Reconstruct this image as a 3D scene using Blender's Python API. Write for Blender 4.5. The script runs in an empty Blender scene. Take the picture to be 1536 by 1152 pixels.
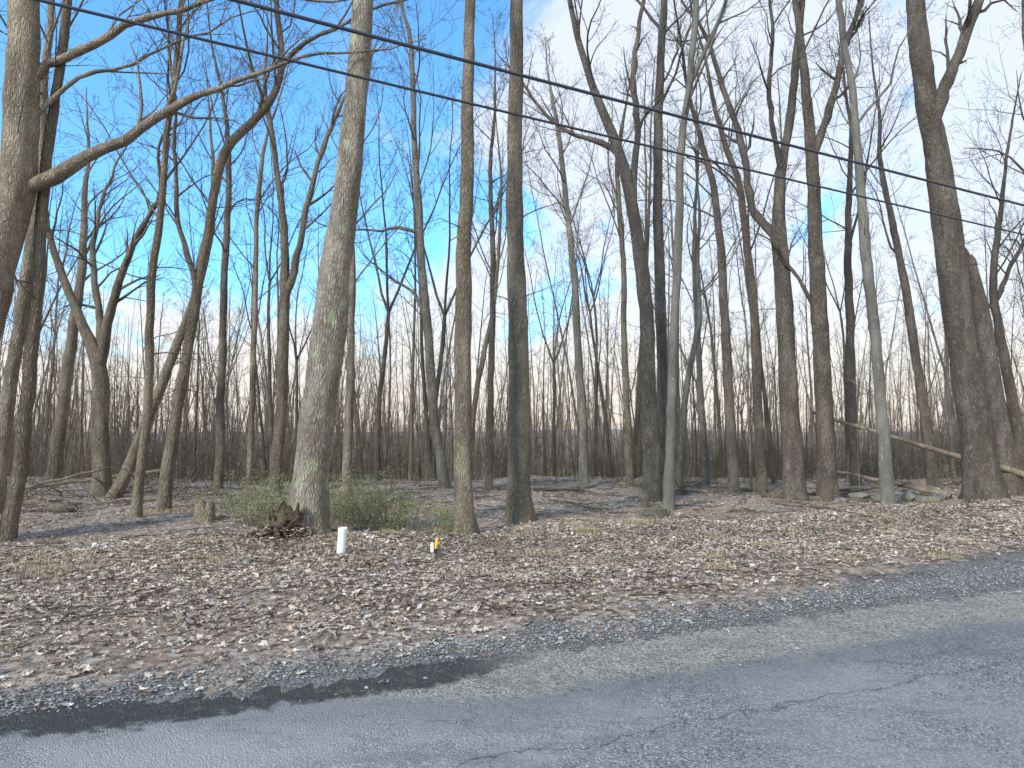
import bpy, math, random, bmesh
import numpy as np
from mathutils import Vector

rng = np.random.default_rng(7)
random.seed(7)
scene = bpy.context.scene
CAM_H = 1.6
PITCH = math.radians(4.5)
CP, SP = math.cos(PITCH), math.sin(PITCH)

# ------------------------------------------------------------------ terrain
def sstep(a, b, x):
    t = np.clip((x - a) / (b - a), 0, 1)
    return t * t * (3 - 2 * t)

def leaf_edge(x):
    return 5.45 + 1.1 * sstep(-0.5, 7.5, x) + 0.06 * np.sin(x * 2.3) + 0.04 * np.sin(x * 5.1 + 1)

def height(x, y):
    x = np.asarray(x, float); y = np.asarray(y, float)
    v = y - 0.4 * x
    wood = sstep(6.0, 9.5, v)
    und = 0.05 * np.sin(0.9 * x + 0.5 * y) + 0.04 * np.sin(1.7 * y - 0.6 * x + 1.3) + 0.03 * np.sin(2.3 * x + 0.4) \
        + 0.07 * np.sin(0.33 * x - 0.2 * y)
    z = und * wood
    d = y - 23.0 - 1.2 * np.sin(x * 0.17)
    fall = np.where(d > 0, 0.12 * (np.sqrt(d * d + 36) - 6), 0)
    fall = 9 * (1 - np.exp(-fall / 9))
    z = z - fall
    z = z + 24 * sstep(600, 1900, y) + 7 * sstep(900, 2600, y) * np.sin(x * 0.0021 + 1.0) + 4 * sstep(900, 2600, y) * np.sin(x * 0.0063)
    return z

# ------------------------------------------------------------------ mesh helpers
def set_mesh(name, V, F, smooth=True):
    V = np.asarray(V, np.float32); F = np.asarray(F, np.int32)
    n = F.shape[1]
    me = bpy.data.meshes.new(name)
    me.vertices.add(len(V)); me.vertices.foreach_set("co", V.ravel())
    me.loops.add(F.size); me.loops.foreach_set("vertex_index", F.ravel())
    me.polygons.add(len(F))
    me.polygons.foreach_set("loop_start", np.arange(0, F.size, n, dtype=np.int32))
    try:
        me.polygons.foreach_set("loop_total", np.full(len(F), n, np.int32))
    except Exception:
        pass
    me.polygons.foreach_set("use_smooth", np.full(len(F), smooth, bool))
    me.update(calc_edges=True)
    return me

def add_obj(name, me, mat=None, loc=(0, 0, 0), parent=None):
    ob = bpy.data.objects.new(name, me)
    scene.collection.objects.link(ob)
    ob.location = loc
    if mat is not None and me is not None and len(me.materials) == 0:
        me.materials.append(mat)
    if parent is not None:
        ob.parent = parent
    return ob

def col_attr(me, C):
    a = me.color_attributes.new("Col", 'FLOAT_COLOR', 'POINT')
    C4 = np.ones((len(C), 4), np.float32); C4[:, :3] = C
    a.data.foreach_set("color", C4.ravel())

class Acc:
    def __init__(s):
        s.V = []; s.F = []; s.n = 0
    def tube(s, P, R, n, lobes=None):
        P = np.asarray(P, float); R = np.asarray(R, float)
        T = np.gradient(P, axis=0)
        T /= (np.linalg.norm(T, axis=1)[:, None] + 1e-9)
        m = T.mean(axis=0)
        ref = np.array([1., 0, 0]) if abs(m[0]) < 0.7 else np.array([0, 1., 0])
        N = np.cross(T, ref); N /= (np.linalg.norm(N, axis=1)[:, None] + 1e-9)
        B = np.cross(T, N)
        a = np.arange(n) * 2 * math.pi / n
        ca = np.cos(a)[None, :, None]; sa = np.sin(a)[None, :, None]
        rr = R[:, None, None]
        if lobes is not None:
            rr = rr * lobes(a, P, R)[:, :, None]
        ring = P[:, None, :] + rr * (ca * N[:, None, :] + sa * B[:, None, :])
        k = len(P)
        i = np.arange(k - 1)[:, None]; j = np.arange(n)[None, :]
        j2 = (j + 1) % n
        F = np.stack([i * n + j, i * n + j2, (i + 1) * n + j2, (i + 1) * n + j], axis=-1).reshape(-1, 4) + s.n
        s.V.append(ring.reshape(-1, 3)); s.F.append(F); s.n += k * n
    def mesh(s, name):
        return set_mesh(name, np.concatenate(s.V), np.concatenate(s.F))

def walk(start, d, L, k, wig, up):
    noise = rng.normal(size=(k - 1, 3)) * wig
    dirs = d[None, :] + np.cumsum(noise, axis=0)
    dirs[:, 2] += up * np.arange(k - 1)
    dirs /= np.linalg.norm(dirs, axis=1)[:, None]
    P = np.vstack([start, start + np.cumsum(dirs * (L / (k - 1)), axis=0)])
    return P

KP = {1: 9, 2: 6, 3: 4, 4: 3}
SIDES = {1: 6, 2: 4, 3: 3, 4: 3}
def grow(acc, start, d, L, r, lvl, maxlvl, nch, wig=0.16, up=0.05, kids=True):
    k = KP[lvl]
    P = walk(start, d, L, k, wig, up)
    t = np.linspace(0, 1, k)
    R = np.maximum(r * (1 - 0.82 * t), 0.0032)
    acc.tube(P, R, SIDES[lvl])
    if lvl < maxlvl:
        spawn(acc, P, R, L, lvl, maxlvl, nch, 0.18, wig, up)

def perp(T):
    q = rng.normal(size=3); q -= q.dot(T) * T
    return q / (np.linalg.norm(q) + 1e-9)

def spawn(acc, P, R, L, lvl, maxlvl, nch, tmin, wig, up):
    k = len(P)
    for c in range(nch[lvl]):
        t = tmin + (1 - tmin) * (c + rng.random()) / nch[lvl]
        f = t * (k - 1); i = min(int(f), k - 2); f -= i
        pos = P[i] * (1 - f) + P[i + 1] * f
        rr = R[i] * (1 - f) + R[i + 1] * f
        T = P[i + 1] - P[i]; T = T / (np.linalg.norm(T) + 1e-9)
        an = math.radians(rng.uniform(26, 55))
        d = math.cos(an) * T + math.sin(an) * perp(T)
        d[2] += 0.15
        d /= np.linalg.norm(d)
        l2 = L * rng.uniform(0.3, 0.62) * (1.15 - 0.55 * t)
        grow(acc, pos, d, l2, max(rr * rng.uniform(0.38, 0.6), 0.0045), lvl + 1, maxlvl, nch, wig * 1.15, up)

def catmull(W, step):
    W = np.asarray(W, float)
    out = []
    Wp = np.vstack([2 * W[0] - W[1], W, 2 * W[-1] - W[-2]])
    for i in range(1, len(Wp) - 2):
        p0, p1, p2, p3 = Wp[i - 1], Wp[i], Wp[i + 1], Wp[i + 2]
        n = max(2, int(np.linalg.norm((p2 - p1)[:3]) / step))
        t = np.linspace(0, 1, n, endpoint=False)[:, None]
        out.append(0.5 * ((2 * p1) + (-p0 + p2) * t + (2 * p0 - 5 * p1 + 4 * p2 - p3) * t ** 2 + (-p0 + 3 * p1 - 3 * p2 + p3) * t ** 3))
    out.append(W[-1][None, :])
    return np.vstack(out)

NCH = {1: 6, 2: 5, 3: 2}

# survey: photogrammetric sighting (image coordinate + range) -> world position
def sight(px, py, Y):
    dy = py - 576
    ry = 1000 * CP + dy * SP
    zr = 1000 * SP - dy * CP
    return np.array([(px - 768) / ry * Y, Y, CAM_H + zr / ry * Y])

def flare_lobes(phase, amt):
    def f(a, P, R):
        z = P[:, 2] - P[0, 2]
        e = np.exp(-np.maximum(z, 0) / 0.25)[:, None]
        return 1 + e * amt * (0.55 + 0.45 * np.cos(a[None, :] * 4 + phase) + 0.25 * np.cos(a[None, :] * 7 + phase * 2)) \
            + 0.03 * np.cos(a[None, :] * 3 + z[:, None] * 1.3 + phase) + 0.02 * np.cos(a[None, :] * 5 - z[:, None] * 2.1)
    return f

WS = 0.45
def bare_tree(mat, Y, pts, H=20, limbs=(), first=0.45, nlimb=10, twigs=5, flare=0.45, dep=0.3, maxlvl=4, name="bare_tree", top=True, ls=0.45):
    acc = Acc()
    base = sight(pts[0][0], pts[0][1], Y)
    gz = float(height(base[0], Y))
    W = []
    drift = rng.uniform(-dep, dep)
    for i, (px, py, w) in enumerate(pts):
        yy = Y + drift * i / len(pts)
        p = sight(px, py, yy)
        W.append([p[0], p[1], p[2], w * WS * yy / 1000])
    W[0][2] = gz - 0.08
    W = np.array(W)
    if top:
        last = W[-1, :3]; d = W[-1, :3] - W[-2, :3]; d /= np.linalg.norm(d)
        d = d * 0.6 + np.array([0, 0, 0.5]); d /= np.linalg.norm(d)
        L = max(H - last[2], 2.5)
        k = max(4, int(L / 1.2))
        P2 = walk(last, d, L, k, 0.09, 0.03)[1:]
        R2 = W[-1, 3] * (1 - 0.9 * (np.arange(1, k) / (k - 1)))
        W = np.vstack([W, np.column_stack([P2, np.maximum(R2, 0.012)])])
    C = catmull(W, 0.22)
    origin = np.array([base[0], Y, gz])
    P = C[:, :3] - origin; R = np.maximum(C[:, 3], 0.008)
    nz = len(P)
    wob = np.cumsum(rng.normal(size=(nz, 2)) * 0.009, axis=0); wob -= np.linspace(0, 1, nz)[:, None] * wob[-1]
    P[:, :2] += wob
    R = R * (1 + 0.035 * np.convolve(rng.normal(size=nz), np.ones(3) / 2, 'same'))
    big = R[0] > 0.1
    acc.tube(P, R, 20 if big else 10, flare_lobes(rng.uniform(0, 6), flare))
    zt = P[-1, 2]
    if top:
        for c in range(nlimb):
            t = first + (0.97 - first) * (c + rng.random()) / nlimb
            i = min(int(np.searchsorted(P[:, 2], t * zt)), nz - 2)
            T = P[i + 1] - P[i]; T /= np.linalg.norm(T)
            an = math.radians(rng.uniform(28, 55))
            d = math.cos(an) * T + math.sin(an) * perp(T); d[2] = abs(d[2]) * 0.8 + 0.3
            d /= np.linalg.norm(d)
            Lb = (1 - t) * zt * 0.40 + 1.1
            grow(acc, P[i], d, Lb * rng.uniform(0.7, 1.2), min(R[i] * rng.uniform(0.25, 0.45), 0.06), 1, maxlvl, NCH, 0.15, 0.06)
        for c in range(twigs):
            i = rng.integers(int(nz * 0.15), int(nz * 0.6))
            T = P[i + 1] - P[i]; T /= np.linalg.norm(T)
            d = perp(T) + 0.45 * T; d /= np.linalg.norm(d)
            grow(acc, P[i], d, rng.uniform(0.6, 1.8), rng.uniform(0.008, 0.016), 2, 4, {1: 5, 2: 4, 3: 2}, 0.2, 0.02)
    for lm in limbs:
        LW = []
        ld = rng.uniform(-1.5, 1.5)
        for i, (px, py, w) in enumerate(lm):
            yy = Y + ld * i / len(lm)
            p = sight(px, py, yy) - origin
            LW.append([p[0], p[1], p[2], w * ls * yy / 1000])
        i0 = int(np.argmin(np.abs(P[:, 2] - LW[0][2])))
        LW[0][0], LW[0][1] = P[i0, 0], P[i0, 1]
        LW = np.array(LW)
        e = LW[-1, :3] - LW[-2, :3]; e /= np.linalg.norm(e)
        P2 = walk(LW[-1, :3], e, 3.0, 6, 0.14, 0.06)[1:]
        R2 = LW[-1, 3] * np.linspace(0.85, 0.15, 5)
        LW = np.vstack([LW, np.column_stack([P2, R2])])
        C = catmull(LW, 0.25)
        kk = len(C)
        wb = np.cumsum(rng.normal(size=(kk, 3)) * 0.022, axis=0); wb -= np.linspace(0, 1, kk)[:, None] * wb[-1]
        C[:, :3] += wb; C[:, 3] *= 1 + 0.07 * rng.normal(size=kk)
        acc.tube(C[:, :3], np.maximum(C[:, 3], 0.008), 10)
        tot = np.linalg.norm(np.diff(C[:, :3], axis=0), axis=1).sum()
        spawn(acc, C[:, :3], C[:, 3], min(tot, 5) * 0.7, 1, maxlvl, {1: 12, 2: 5, 3: 2}, 0.2, 0.17, 0.05)
    me = acc.mesh(name)
    return add_obj(name, me, mat, origin)

# ------------------------------------------------------------------ node helpers
class NT:
    def __init__(s, tree):
        s.t = tree; s.n = tree.nodes; s.l = tree.links
    def new(s, typ, **kw):
        nd = s.n.new(typ)
        for k, v in kw.items():
            setattr(nd, k, v)
        return nd
    def put(s, sock, val):
        if isinstance(val, bpy.types.NodeSocket):
            s.l.new(val, sock)
        else:
            if isinstance(val, (tuple, list)) and len(val) == 3 and sock.type == 'RGBA':
                val = (*val, 1)
            sock.default_value = val
    def m(s, op, a, b=0.0, c=None, clamp=False):
        nd = s.new('ShaderNodeMath', operation=op, use_clamp=clamp)
        s.put(nd.inputs[0], a); s.put(nd.inputs[1], b)
        if c is not None: s.put(nd.inputs[2], c)
        return nd.outputs[0]
    def ss(s, x, a, b, lo=0.0, hi=1.0):
        nd = s.new('ShaderNodeMapRange', interpolation_type='SMOOTHSTEP')
        s.put(nd.inputs[0], x); s.put(nd.inputs[1], a); s.put(nd.inputs[2], b)
        s.put(nd.inputs[3], lo); s.put(nd.inputs[4], hi)
        return nd.outputs[0]
    def mix(s, f, a, b, mode='MIX'):
        nd = s.new('ShaderNodeMix', data_type='RGBA', blend_type=mode)
        s.put(nd.inputs[0], f); s.put(nd.inputs[6], a); s.put(nd.inputs[7], b)
        return nd.outputs[2]
    def noise(s, vec, scale, detail=4, rough=0.55, dist=0.0):
        nd = s.new('ShaderNodeTexNoise')
        s.put(nd.inputs['Vector'], vec); nd.inputs['Scale'].default_value = scale
        nd.inputs['Detail'].default_value = detail; nd.inputs['Roughness'].default_value = rough
        nd.inputs['Distortion'].default_value = dist
        return nd
    def vor(s, vec, scale, feature='F1'):
        nd = s.new('ShaderNodeTexVoronoi', feature=feature)
        s.put(nd.inputs['Vector'], vec); nd.inputs['Scale'].default_value = scale
        return nd
    def mapping(s, vec, scale=(1, 1, 1), rot=(0, 0, 0), loc=(0, 0, 0)):
        nd = s.new('ShaderNodeMapping')
        s.put(nd.inputs['Vector'], vec); nd.inputs['Scale'].default_value = scale
        nd.inputs['Rotation'].default_value = rot; nd.inputs['Location'].default_value = loc
        return nd.outputs[0]
    def ramp(s, f, stops):
        nd = s.new('ShaderNodeValToRGB'); s.put(nd.inputs[0], f)
        el = nd.color_ramp.elements
        while len(el) < len(stops): el.new(0.5)
        for e, (p, c) in zip(el, stops):
            e.position = p; e.color = (*c, 1)
        return nd.outputs[0]
    def bump(s, h, strength, dist):
        nd = s.new('ShaderNodeBump'); s.put(nd.inputs['Height'], h)
        nd.inputs['Strength'].default_value = strength; nd.inputs['Distance'].default_value = dist
        return nd.outputs[0]

def material(name):
    mt = bpy.data.materials.new(name); mt.use_nodes = True
    nt = NT(mt.node_tree); nt.n.clear()
    out = nt.new('ShaderNodeOutputMaterial'); bs = nt.new('ShaderNodeBsdfPrincipled')
    nt.l.new(bs.outputs[0], out.inputs[0])
    bs.inputs['Roughness'].default_value = 0.85
    bs.inputs['Specular IOR Level'].default_value = 0.25
    return mt, nt, bs

def bark(name, light, dark, lichen=0.3, moss=0.4, fine=1.0, bump=1.0, lichen_col=(0.34, 0.38, 0.24), spots=0.0):
    mt, nt, bs = material(name)
    tc = nt.new('ShaderNodeTexCoord'); oi = nt.new('ShaderNodeObjectInfo')
    off = nt.new('ShaderNodeVectorMath', operation='MULTIPLY_ADD')
    nt.put(off.inputs[0], oi.outputs['Random']); off.inputs[1].default_value = (31, 17, 0); nt.put(off.inputs[2], tc.outputs['Object'])
    vec = off.outputs[0]
    wn = nt.noise(vec, 4.0, 4)
    wv = nt.new('ShaderNodeVectorMath', operation='MULTIPLY_ADD')
    nt.put(wv.inputs[0], wn.outputs['Color']); wv.inputs[1].default_value = (0.10, 0.10, 0.12); nt.put(wv.inputs[2], vec)
    st = nt.mapping(wv.outputs[0], (36 * fine, 36 * fine, 6.0 * fine))
    v1 = nt.vor(st, 1.0, 'DISTANCE_TO_EDGE')
    ridge = nt.ss(v1.outputs['Distance'], 0.0, 0.36)
    n1 = nt.noise(nt.mapping(vec, (60, 60, 18)), 1.0, 5, 0.7)
    big = nt.noise(nt.mapping(vec, (3.2, 3.2, 1.0)), 1.0, 5, 0.65)
    c = nt.mix(ridge, dark, light)
    c = nt.mix(nt.m('MULTIPLY', n1.outputs['Fac'], 0.65), c, (light[0] * 0.48, light[1] * 0.48, light[2] * 0.46))
    c = nt.mix(nt.ss(big.outputs['Fac'], 0.4, 0.68, 0, 0.5), c, (min(1, light[0] * 1.25), min(1, light[1] * 1.25), min(1, light[2] * 1.25)))
    c = nt.mix(nt.ss(big.outputs['Fac'], 0.5, 0.3, 0, 0.5), c, (light[0] * 0.46, light[1] * 0.44, light[2] * 0.39))
    if lichen > 0:
        ln = nt.noise(nt.mapping(vec, (7, 7, 4.5)), 1.0, 5, 0.6)
        lm = nt.ss(ln.outputs['Fac'], 0.60, 0.68, 0, lichen)
        c = nt.mix(lm, c, lichen_col)
    if spots > 0:
        sv = nt.vor(nt.mapping(wv.outputs[0], (4.2, 4.2, 2.6)), 1.0)
        se = nt.new('ShaderNodeSeparateColor'); nt.put(se.inputs[0], sv.outputs['Color'])
        dd = nt.m('ADD', sv.outputs['Distance'], nt.m('MULTIPLY', n1.outputs['Fac'], 0.3))
        sm = nt.m('MULTIPLY', nt.ss(dd, 0.38, 0.5, 1, 0), nt.ss(se.outputs[0], 0.52, 0.56))
        c = nt.mix(nt.m('MULTIPLY', sm, spots), c, (0.38, 0.42, 0.25))
    if moss > 0:
        sep = nt.new('ShaderNodeSeparateXYZ'); nt.put(sep.inputs[0], tc.outputs['Object'])
        mz = nt.ss(sep.outputs[2], 0.0, 1.4, 1.0, 0.0)
        mn = nt.noise(vec, 5.0, 5)
        mm = nt.m('MULTIPLY', nt.m('MULTIPLY', mz, nt.ss(mn.outputs['Fac'], 0.45, 0.65)), moss)
        c = nt.mix(mm, c, (0.21, 0.21, 0.11))
    rv = nt.m('MULTIPLY_ADD', oi.outputs['Random'], 0.35, 0.82)
    hv = nt.new('ShaderNodeHueSaturation'); nt.put(hv.inputs['Color'], c); nt.put(hv.inputs['Value'], rv)
    nt.put(bs.inputs['Base Color'], hv.outputs[0])
    h = nt.m('ADD', nt.m('MULTIPLY', ridge, 1.0), nt.m('MULTIPLY', n1.outputs['Fac'], 0.7))
    nt.put(bs.inputs['Normal'], nt.bump(h, 1.0 * bump, 0.022))
    bs.inputs['Roughness'].default_value = 0.9
    return mt

BK_TAN = bark("bark_tan", (0.385, 0.315, 0.23), (0.12, 0.096, 0.07), 0.3, 0.3)
BK_MAIN = bark("bark_large", (0.43, 0.37, 0.29), (0.125, 0.106, 0.082), 0.25, 0.25, 0.9, 1.0, (0.40, 0.42, 0.30), spots=0.75)
BK_GREY = bark("bark_grey", (0.34, 0.305, 0.255), (0.10, 0.087, 0.072), 0.3, 0.3, 1.0)
BK_DARK = bark("bark_dark", (0.25, 0.205, 0.165), (0.065, 0.053, 0.042), 0.3, 0.35, 1.0)
BK_PALE = bark("bark_smooth_grey", (0.27, 0.25, 0.215), (0.13, 0.118, 0.10), 0.5, 0.3, 1.6, 0.5)
BK_FAR = bark("bark_far", (0.27, 0.215, 0.16), (0.10, 0.08, 0.06), 0.2, 0.1, 0.8)
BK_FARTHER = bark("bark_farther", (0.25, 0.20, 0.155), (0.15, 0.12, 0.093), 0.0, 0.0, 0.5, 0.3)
BK_DEAD = bark("dead_wood", (0.5, 0.41, 0.31), (0.22, 0.165, 0.11), 0.1, 0.0, 1.2)

# ------------------------------------------------------------------ ground sheet
def graded(n, far):
    t = np.linspace(-1, 1, n)
    k = 7.2
    return far * np.sinh(k * t) / np.sinh(k)
gx = graded(301, 4500.0)
gy = 10 + graded(341, 4500.0)
X, Yg = np.meshgrid(gx, gy)
Z = height(X, Yg)
V = np.stack([X, Yg, Z], -1).reshape(-1, 3)
ny, nx = X.shape
i = np.arange(ny - 1)[:, None]; j = np.arange(nx - 1)[None, :]
F = np.stack([i * nx + j, i * nx + j + 1, (i + 1) * nx + j + 1, (i + 1) * nx + j], -1).reshape(-1, 4)
mt, nt, bs = material("leaf_litter_ground")
geo = nt.new('ShaderNodeNewGeometry'); pos = geo.outputs['Position']
wn = nt.noise(pos, 11.0, 4)
wv = nt.new('ShaderNodeVectorMath', operation='MULTIPLY_ADD')
nt.put(wv.inputs[0], wn.outputs['Color']); wv.inputs[1].default_value = (0.08, 0.08, 0.0); nt.put(wv.inputs[2], pos)
vr = nt.vor(wv.outputs[0], 18.0)
sepc = nt.new('ShaderNodeSeparateColor'); nt.put(sepc.inputs[0], vr.outputs['Color'])
cells = nt.ramp(sepc.outputs[0], [(0.0, (0.12, 0.085, 0.062)), (0.3, (0.27, 0.2, 0.145)), (0.55, (0.41, 0.325, 0.25)), (0.8, (0.54, 0.455, 0.365)), (1.0, (0.66, 0.59, 0.50))])
cells = nt.mix(nt.ss(vr.outputs['Distance'], 0.02, 0.05, 0.0, 0.4), cells, (0.15, 0.105, 0.075))
bn = nt.noise(pos, 0.6, 5, 0.65)
cells = nt.mix(nt.ss(bn.outputs['Fac'], 0.42, 0.65, 0, 0.5), cells, (0.27, 0.185, 0.13))
sp = nt.new('ShaderNodeSeparateXYZ'); nt.put(sp.inputs[0], pos)
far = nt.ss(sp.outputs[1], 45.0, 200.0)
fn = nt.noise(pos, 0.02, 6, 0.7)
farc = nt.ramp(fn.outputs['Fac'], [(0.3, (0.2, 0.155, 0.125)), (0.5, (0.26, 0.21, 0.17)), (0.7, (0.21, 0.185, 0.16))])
haze_fac = nt.ss(sp.outputs[1], 500.0, 2500.0)
farc = nt.mix(haze_fac, farc, (0.32, 0.35, 0.41))  # aerial haze painted into the ground colour, bluer with distance
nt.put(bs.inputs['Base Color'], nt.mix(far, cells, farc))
nt.put(bs.inputs['Normal'], nt.bump(nt.m('ADD', sepc.outputs[1], wn.outputs['Fac']), 0.5, 0.022))
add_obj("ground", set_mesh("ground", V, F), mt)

# ------------------------------------------------------------------ road and shoulder strips
def strip(name, vlo, vhi, z, mat, amp=0.0, xr=(-150, 150)):
    xs = np.concatenate([np.linspace(xr[0], -14, 80), np.linspace(-13.9, 18, 1400), np.linspace(18.2, xr[1], 90)])
    m = 14
    rows = []
    jit = np.convolve(rng.normal(size=len(xs)), np.ones(5) / 5, 'same') * amp + np.convolve(rng.normal(size=len(xs)), np.ones(60) / 60, 'same') * amp * 3
    lo = vlo(xs) if callable(vlo) else np.full(len(xs), vlo)
    hi = (vhi(xs) if callable(vhi) else np.full(len(xs), vhi)) + jit
    for k in range(m):
        t = k / (m - 1)
        vv = lo * (1 - t) + hi * t
        rows.append(np.stack([xs, vv + 0.4 * xs, np.full(len(xs), z)], -1))
    V = np.stack(rows, 0)
    nx = len(xs)
    i = np.arange(m - 1)[:, None]; j = np.arange(nx - 1)[None, :]
    F = np.stack([i * nx + j, i * nx + j + 1, (i + 1) * nx + j + 1, (i + 1) * nx + j], -1).reshape(-1, 4)
    return add_obj(name, set_mesh(name, V.reshape(-1, 3), F), mat)

def gravel_mat():
    mt, nt, bs = material("gravel_mat")
    geo = nt.new('ShaderNodeNewGeometry'); pos = geo.outputs['Position']
    v1 = nt.vor(pos, 50.0); v2 = nt.vor(pos, 120.0)
    s1 = nt.new('ShaderNodeSeparateColor'); nt.put(s1.inputs[0], v1.outputs['Color'])
    s2 = nt.new('ShaderNodeSeparateColor'); nt.put(s2.inputs[0], v2.outputs['Color'])
    c = nt.ramp(s1.outputs[0], [(0, (0.09, 0.083, 0.076)), (0.5, (0.235, 0.22, 0.205)), (0.85, (0.38, 0.36, 0.34)), (1, (0.54, 0.52, 0.49))])
    c2 = nt.ramp(s2.outputs[1], [(0, (0.075, 0.066, 0.058)), (1, (0.4, 0.365, 0.33))])
    c = nt.mix(0.5, c, c2)
    n = nt.noise(pos, 1.6, 6, 0.7)
    c = nt.mix(nt.ss(n.outputs['Fac'], 0.42, 0.62, 0, 0.55), c, (0.18, 0.14, 0.11))
    nt.put(bs.inputs['Base Color'], c)
    h = nt.m('ADD', nt.m('MULTIPLY', v1.outputs['Distance'], -1.5), nt.m('MULTIPLY', v2.outputs['Distance'], -0.7))
    nt.put(bs.inputs['Normal'], nt.bump(h, 1.0, 0.02))
    return mt
strip("gravel_shoulder", -3.2, lambda x: leaf_edge(x) + 0.0, 0.004, gravel_mat(), 0.4)

def road_mat():
    mt, nt, bs = material("asphalt_old")
    geo = nt.new('ShaderNodeNewGeometry'); pos = geo.outputs['Position']
    sp = nt.new('ShaderNodeSeparateXYZ'); nt.put(sp.inputs[0], pos)
    x, y = sp.outputs[0], sp.outputs[1]
    n0 = nt.noise(pos, 0.9, 5, 0.6); n1 = nt.noise(pos, 3.5, 7, 0.75); n2 = nt.noise(pos, 11.0, 5, 0.7)
    v = nt.m('SUBTRACT', y, nt.m('MULTIPLY', x, 0.4))
    vw = nt.m('ADD', v, nt.m('MULTIPLY', nt.m('SUBTRACT', n0.outputs['Fac'], 0.5), 0.7))
    vw = nt.m('ADD', vw, nt.m('MULTIPLY', nt.m('SUBTRACT', n1.outputs['Fac'], 0.5), 0.6))
    a1 = nt.vor(pos, 110.0); a2 = nt.noise(pos, 160.0, 3, 0.7); a3 = nt.vor(pos, 38.0)
    sa = nt.new('ShaderNodeSeparateColor'); nt.put(sa.inputs[0], a1.outputs['Color'])
    sb = nt.new('ShaderNodeSeparateColor'); nt.put(sb.inputs[0], a3.outputs['Color'])
    asp = nt.ramp(sa.outputs[0], [(0, (0.08, 0.08, 0.083)), (0.5, (0.235, 0.233, 0.235)), (0.88, (0.38, 0.377, 0.372)), (1, (0.64, 0.63, 0.62))])
    patch = nt.noise(pos, 0.7, 7, 0.75)
    asp = nt.mix(nt.ss(patch.outputs['Fac'], 0.40, 0.60, 0.0, 0.55), asp, (0.40, 0.385, 0.365))
    lp = nt.m('MULTIPLY', nt.ss(x, 1.0, -0.8), nt.ss(n0.outputs['Fac'], 0.34, 0.54))
    asp = nt.mix(nt.m('MULTIPLY', lp, 0.6), asp, (0.45, 0.425, 0.385))
    p2 = nt.noise(nt.mapping(pos, (0.5, 1.6, 1), (0, 0, -0.38)), 1.4, 7, 0.72)
    asp = nt.mix(nt.ss(p2.outputs['Fac'], 0.5, 0.64, 0.0, 0.45), asp, (0.165, 0.165, 0.168))
    tan = nt.ramp(sa.outputs[1], [(0, (0.13, 0.115, 0.095)), (0.5, (0.34, 0.305, 0.25)), (1, (0.6, 0.55, 0.47))])
    tan = nt.mix(nt.ss(sb.outputs[0], 0.75, 0.95, 0, 0.6), tan, (0.52, 0.48, 0.42))
    tan = nt.mix(nt.ss(sb.outputs[1], 0.8, 0.95, 0, 0.5), tan, (0.12, 0.105, 0.09))
    tan = nt.mix(nt.ss(n1.outputs['Fac'], 0.48, 0.62, 0, 0.5), tan, (0.215, 0.19, 0.16))
    edge = nt.ss(x, -2.2, 0.3, 4.9, 4.2)
    e = nt.m('SUBTRACT', vw, edge)
    tm = nt.ss(nt.m('ADD', e, nt.m('MULTIPLY', nt.m('SUBTRACT', n2.outputs['Fac'], 0.5), 0.5)), -0.12, 0.14)
    c = nt.mix(tm, asp, tan)
    dk = nt.m('MULTIPLY', nt.ss(e, -0.6, -0.1), nt.ss(e, 0.15, -0.1))
    c = nt.mix(nt.m('MULTIPLY', dk, 0.45), c, (0.15, 0.15, 0.152))
    wl = nt.ss(x, -0.5, 0.6, 4.60, 4.98)
    wl = nt.m('ADD', wl, nt.ss(x, -2.0, -3.2, 0.0, 0.22))
    w2 = nt.m('ADD', v, nt.m('MULTIPLY', nt.m('SUBTRACT', n1.outputs['Fac'], 0.5), 0.6))
    w2 = nt.m('ADD', w2, nt.m('MULTIPLY', nt.m('SUBTRACT', n2.outputs['Fac'], 0.5), 0.35))
    d1 = nt.ss(nt.m('SUBTRACT', w2, wl), -0.06, 0.09)
    bk = nt.noise(pos, 1.1, 4)
    d1 = nt.m('MULTIPLY', d1, nt.m('MAXIMUM', nt.ss(x, 0.4, -0.4), nt.ss(bk.outputs['Fac'], 0.35, 0.6, 0.2, 0.8)))
    d1 = nt.m('MULTIPLY', d1, nt.ss(n2.outputs['Fac'], 0.3, 0.5, 0.75, 1.0))
    c = nt.mix(nt.m('MULTIPLY', d1, 0.9), c, (0.045, 0.04, 0.036))
    cn = nt.noise(pos, 1.6, 6, 0.7)
    cw = nt.m('ADD', v, nt.m('MULTIPLY', nt.m('SUBTRACT', cn.outputs['Fac'], 0.5), 0.55))
    cr = nt.ss(nt.m('ABSOLUTE', nt.m('SUBTRACT', cw, 3.45)), 0.003, 0.011, 1.0, 0.0)
    wnv = nt.new('ShaderNodeVectorMath', operation='MULTIPLY_ADD')
    nt.put(wnv.inputs[0], cn.outputs['Color']); wnv.inputs[1].default_value = (0.7, 0.7, 0); nt.put(wnv.inputs[2], pos)
    vc = nt.vor(wnv.outputs[0], 1.4, 'DISTANCE_TO_EDGE')
    mk = nt.noise(pos, 0.45, 2)
    cr2 = nt.m('MULTIPLY', nt.ss(vc.outputs['Distance'], 0.002, 0.008, 1.0, 0.0), nt.ss(mk.outputs['Fac'], 0.5, 0.58))
    crk = nt.m('MULTIPLY', nt.m('MAXIMUM', cr, nt.m('MULTIPLY', cr2, 0.7)), nt.m('SUBTRACT', 1.0, tm))
    crk = nt.m('MULTIPLY', crk, nt.ss(n2.outputs['Fac'], 0.35, 0.55, 0.35, 1.0))
    c = nt.mix(nt.m('MULTIPLY', crk, 0.7), c, (0.07, 0.07, 0.073))
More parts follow.
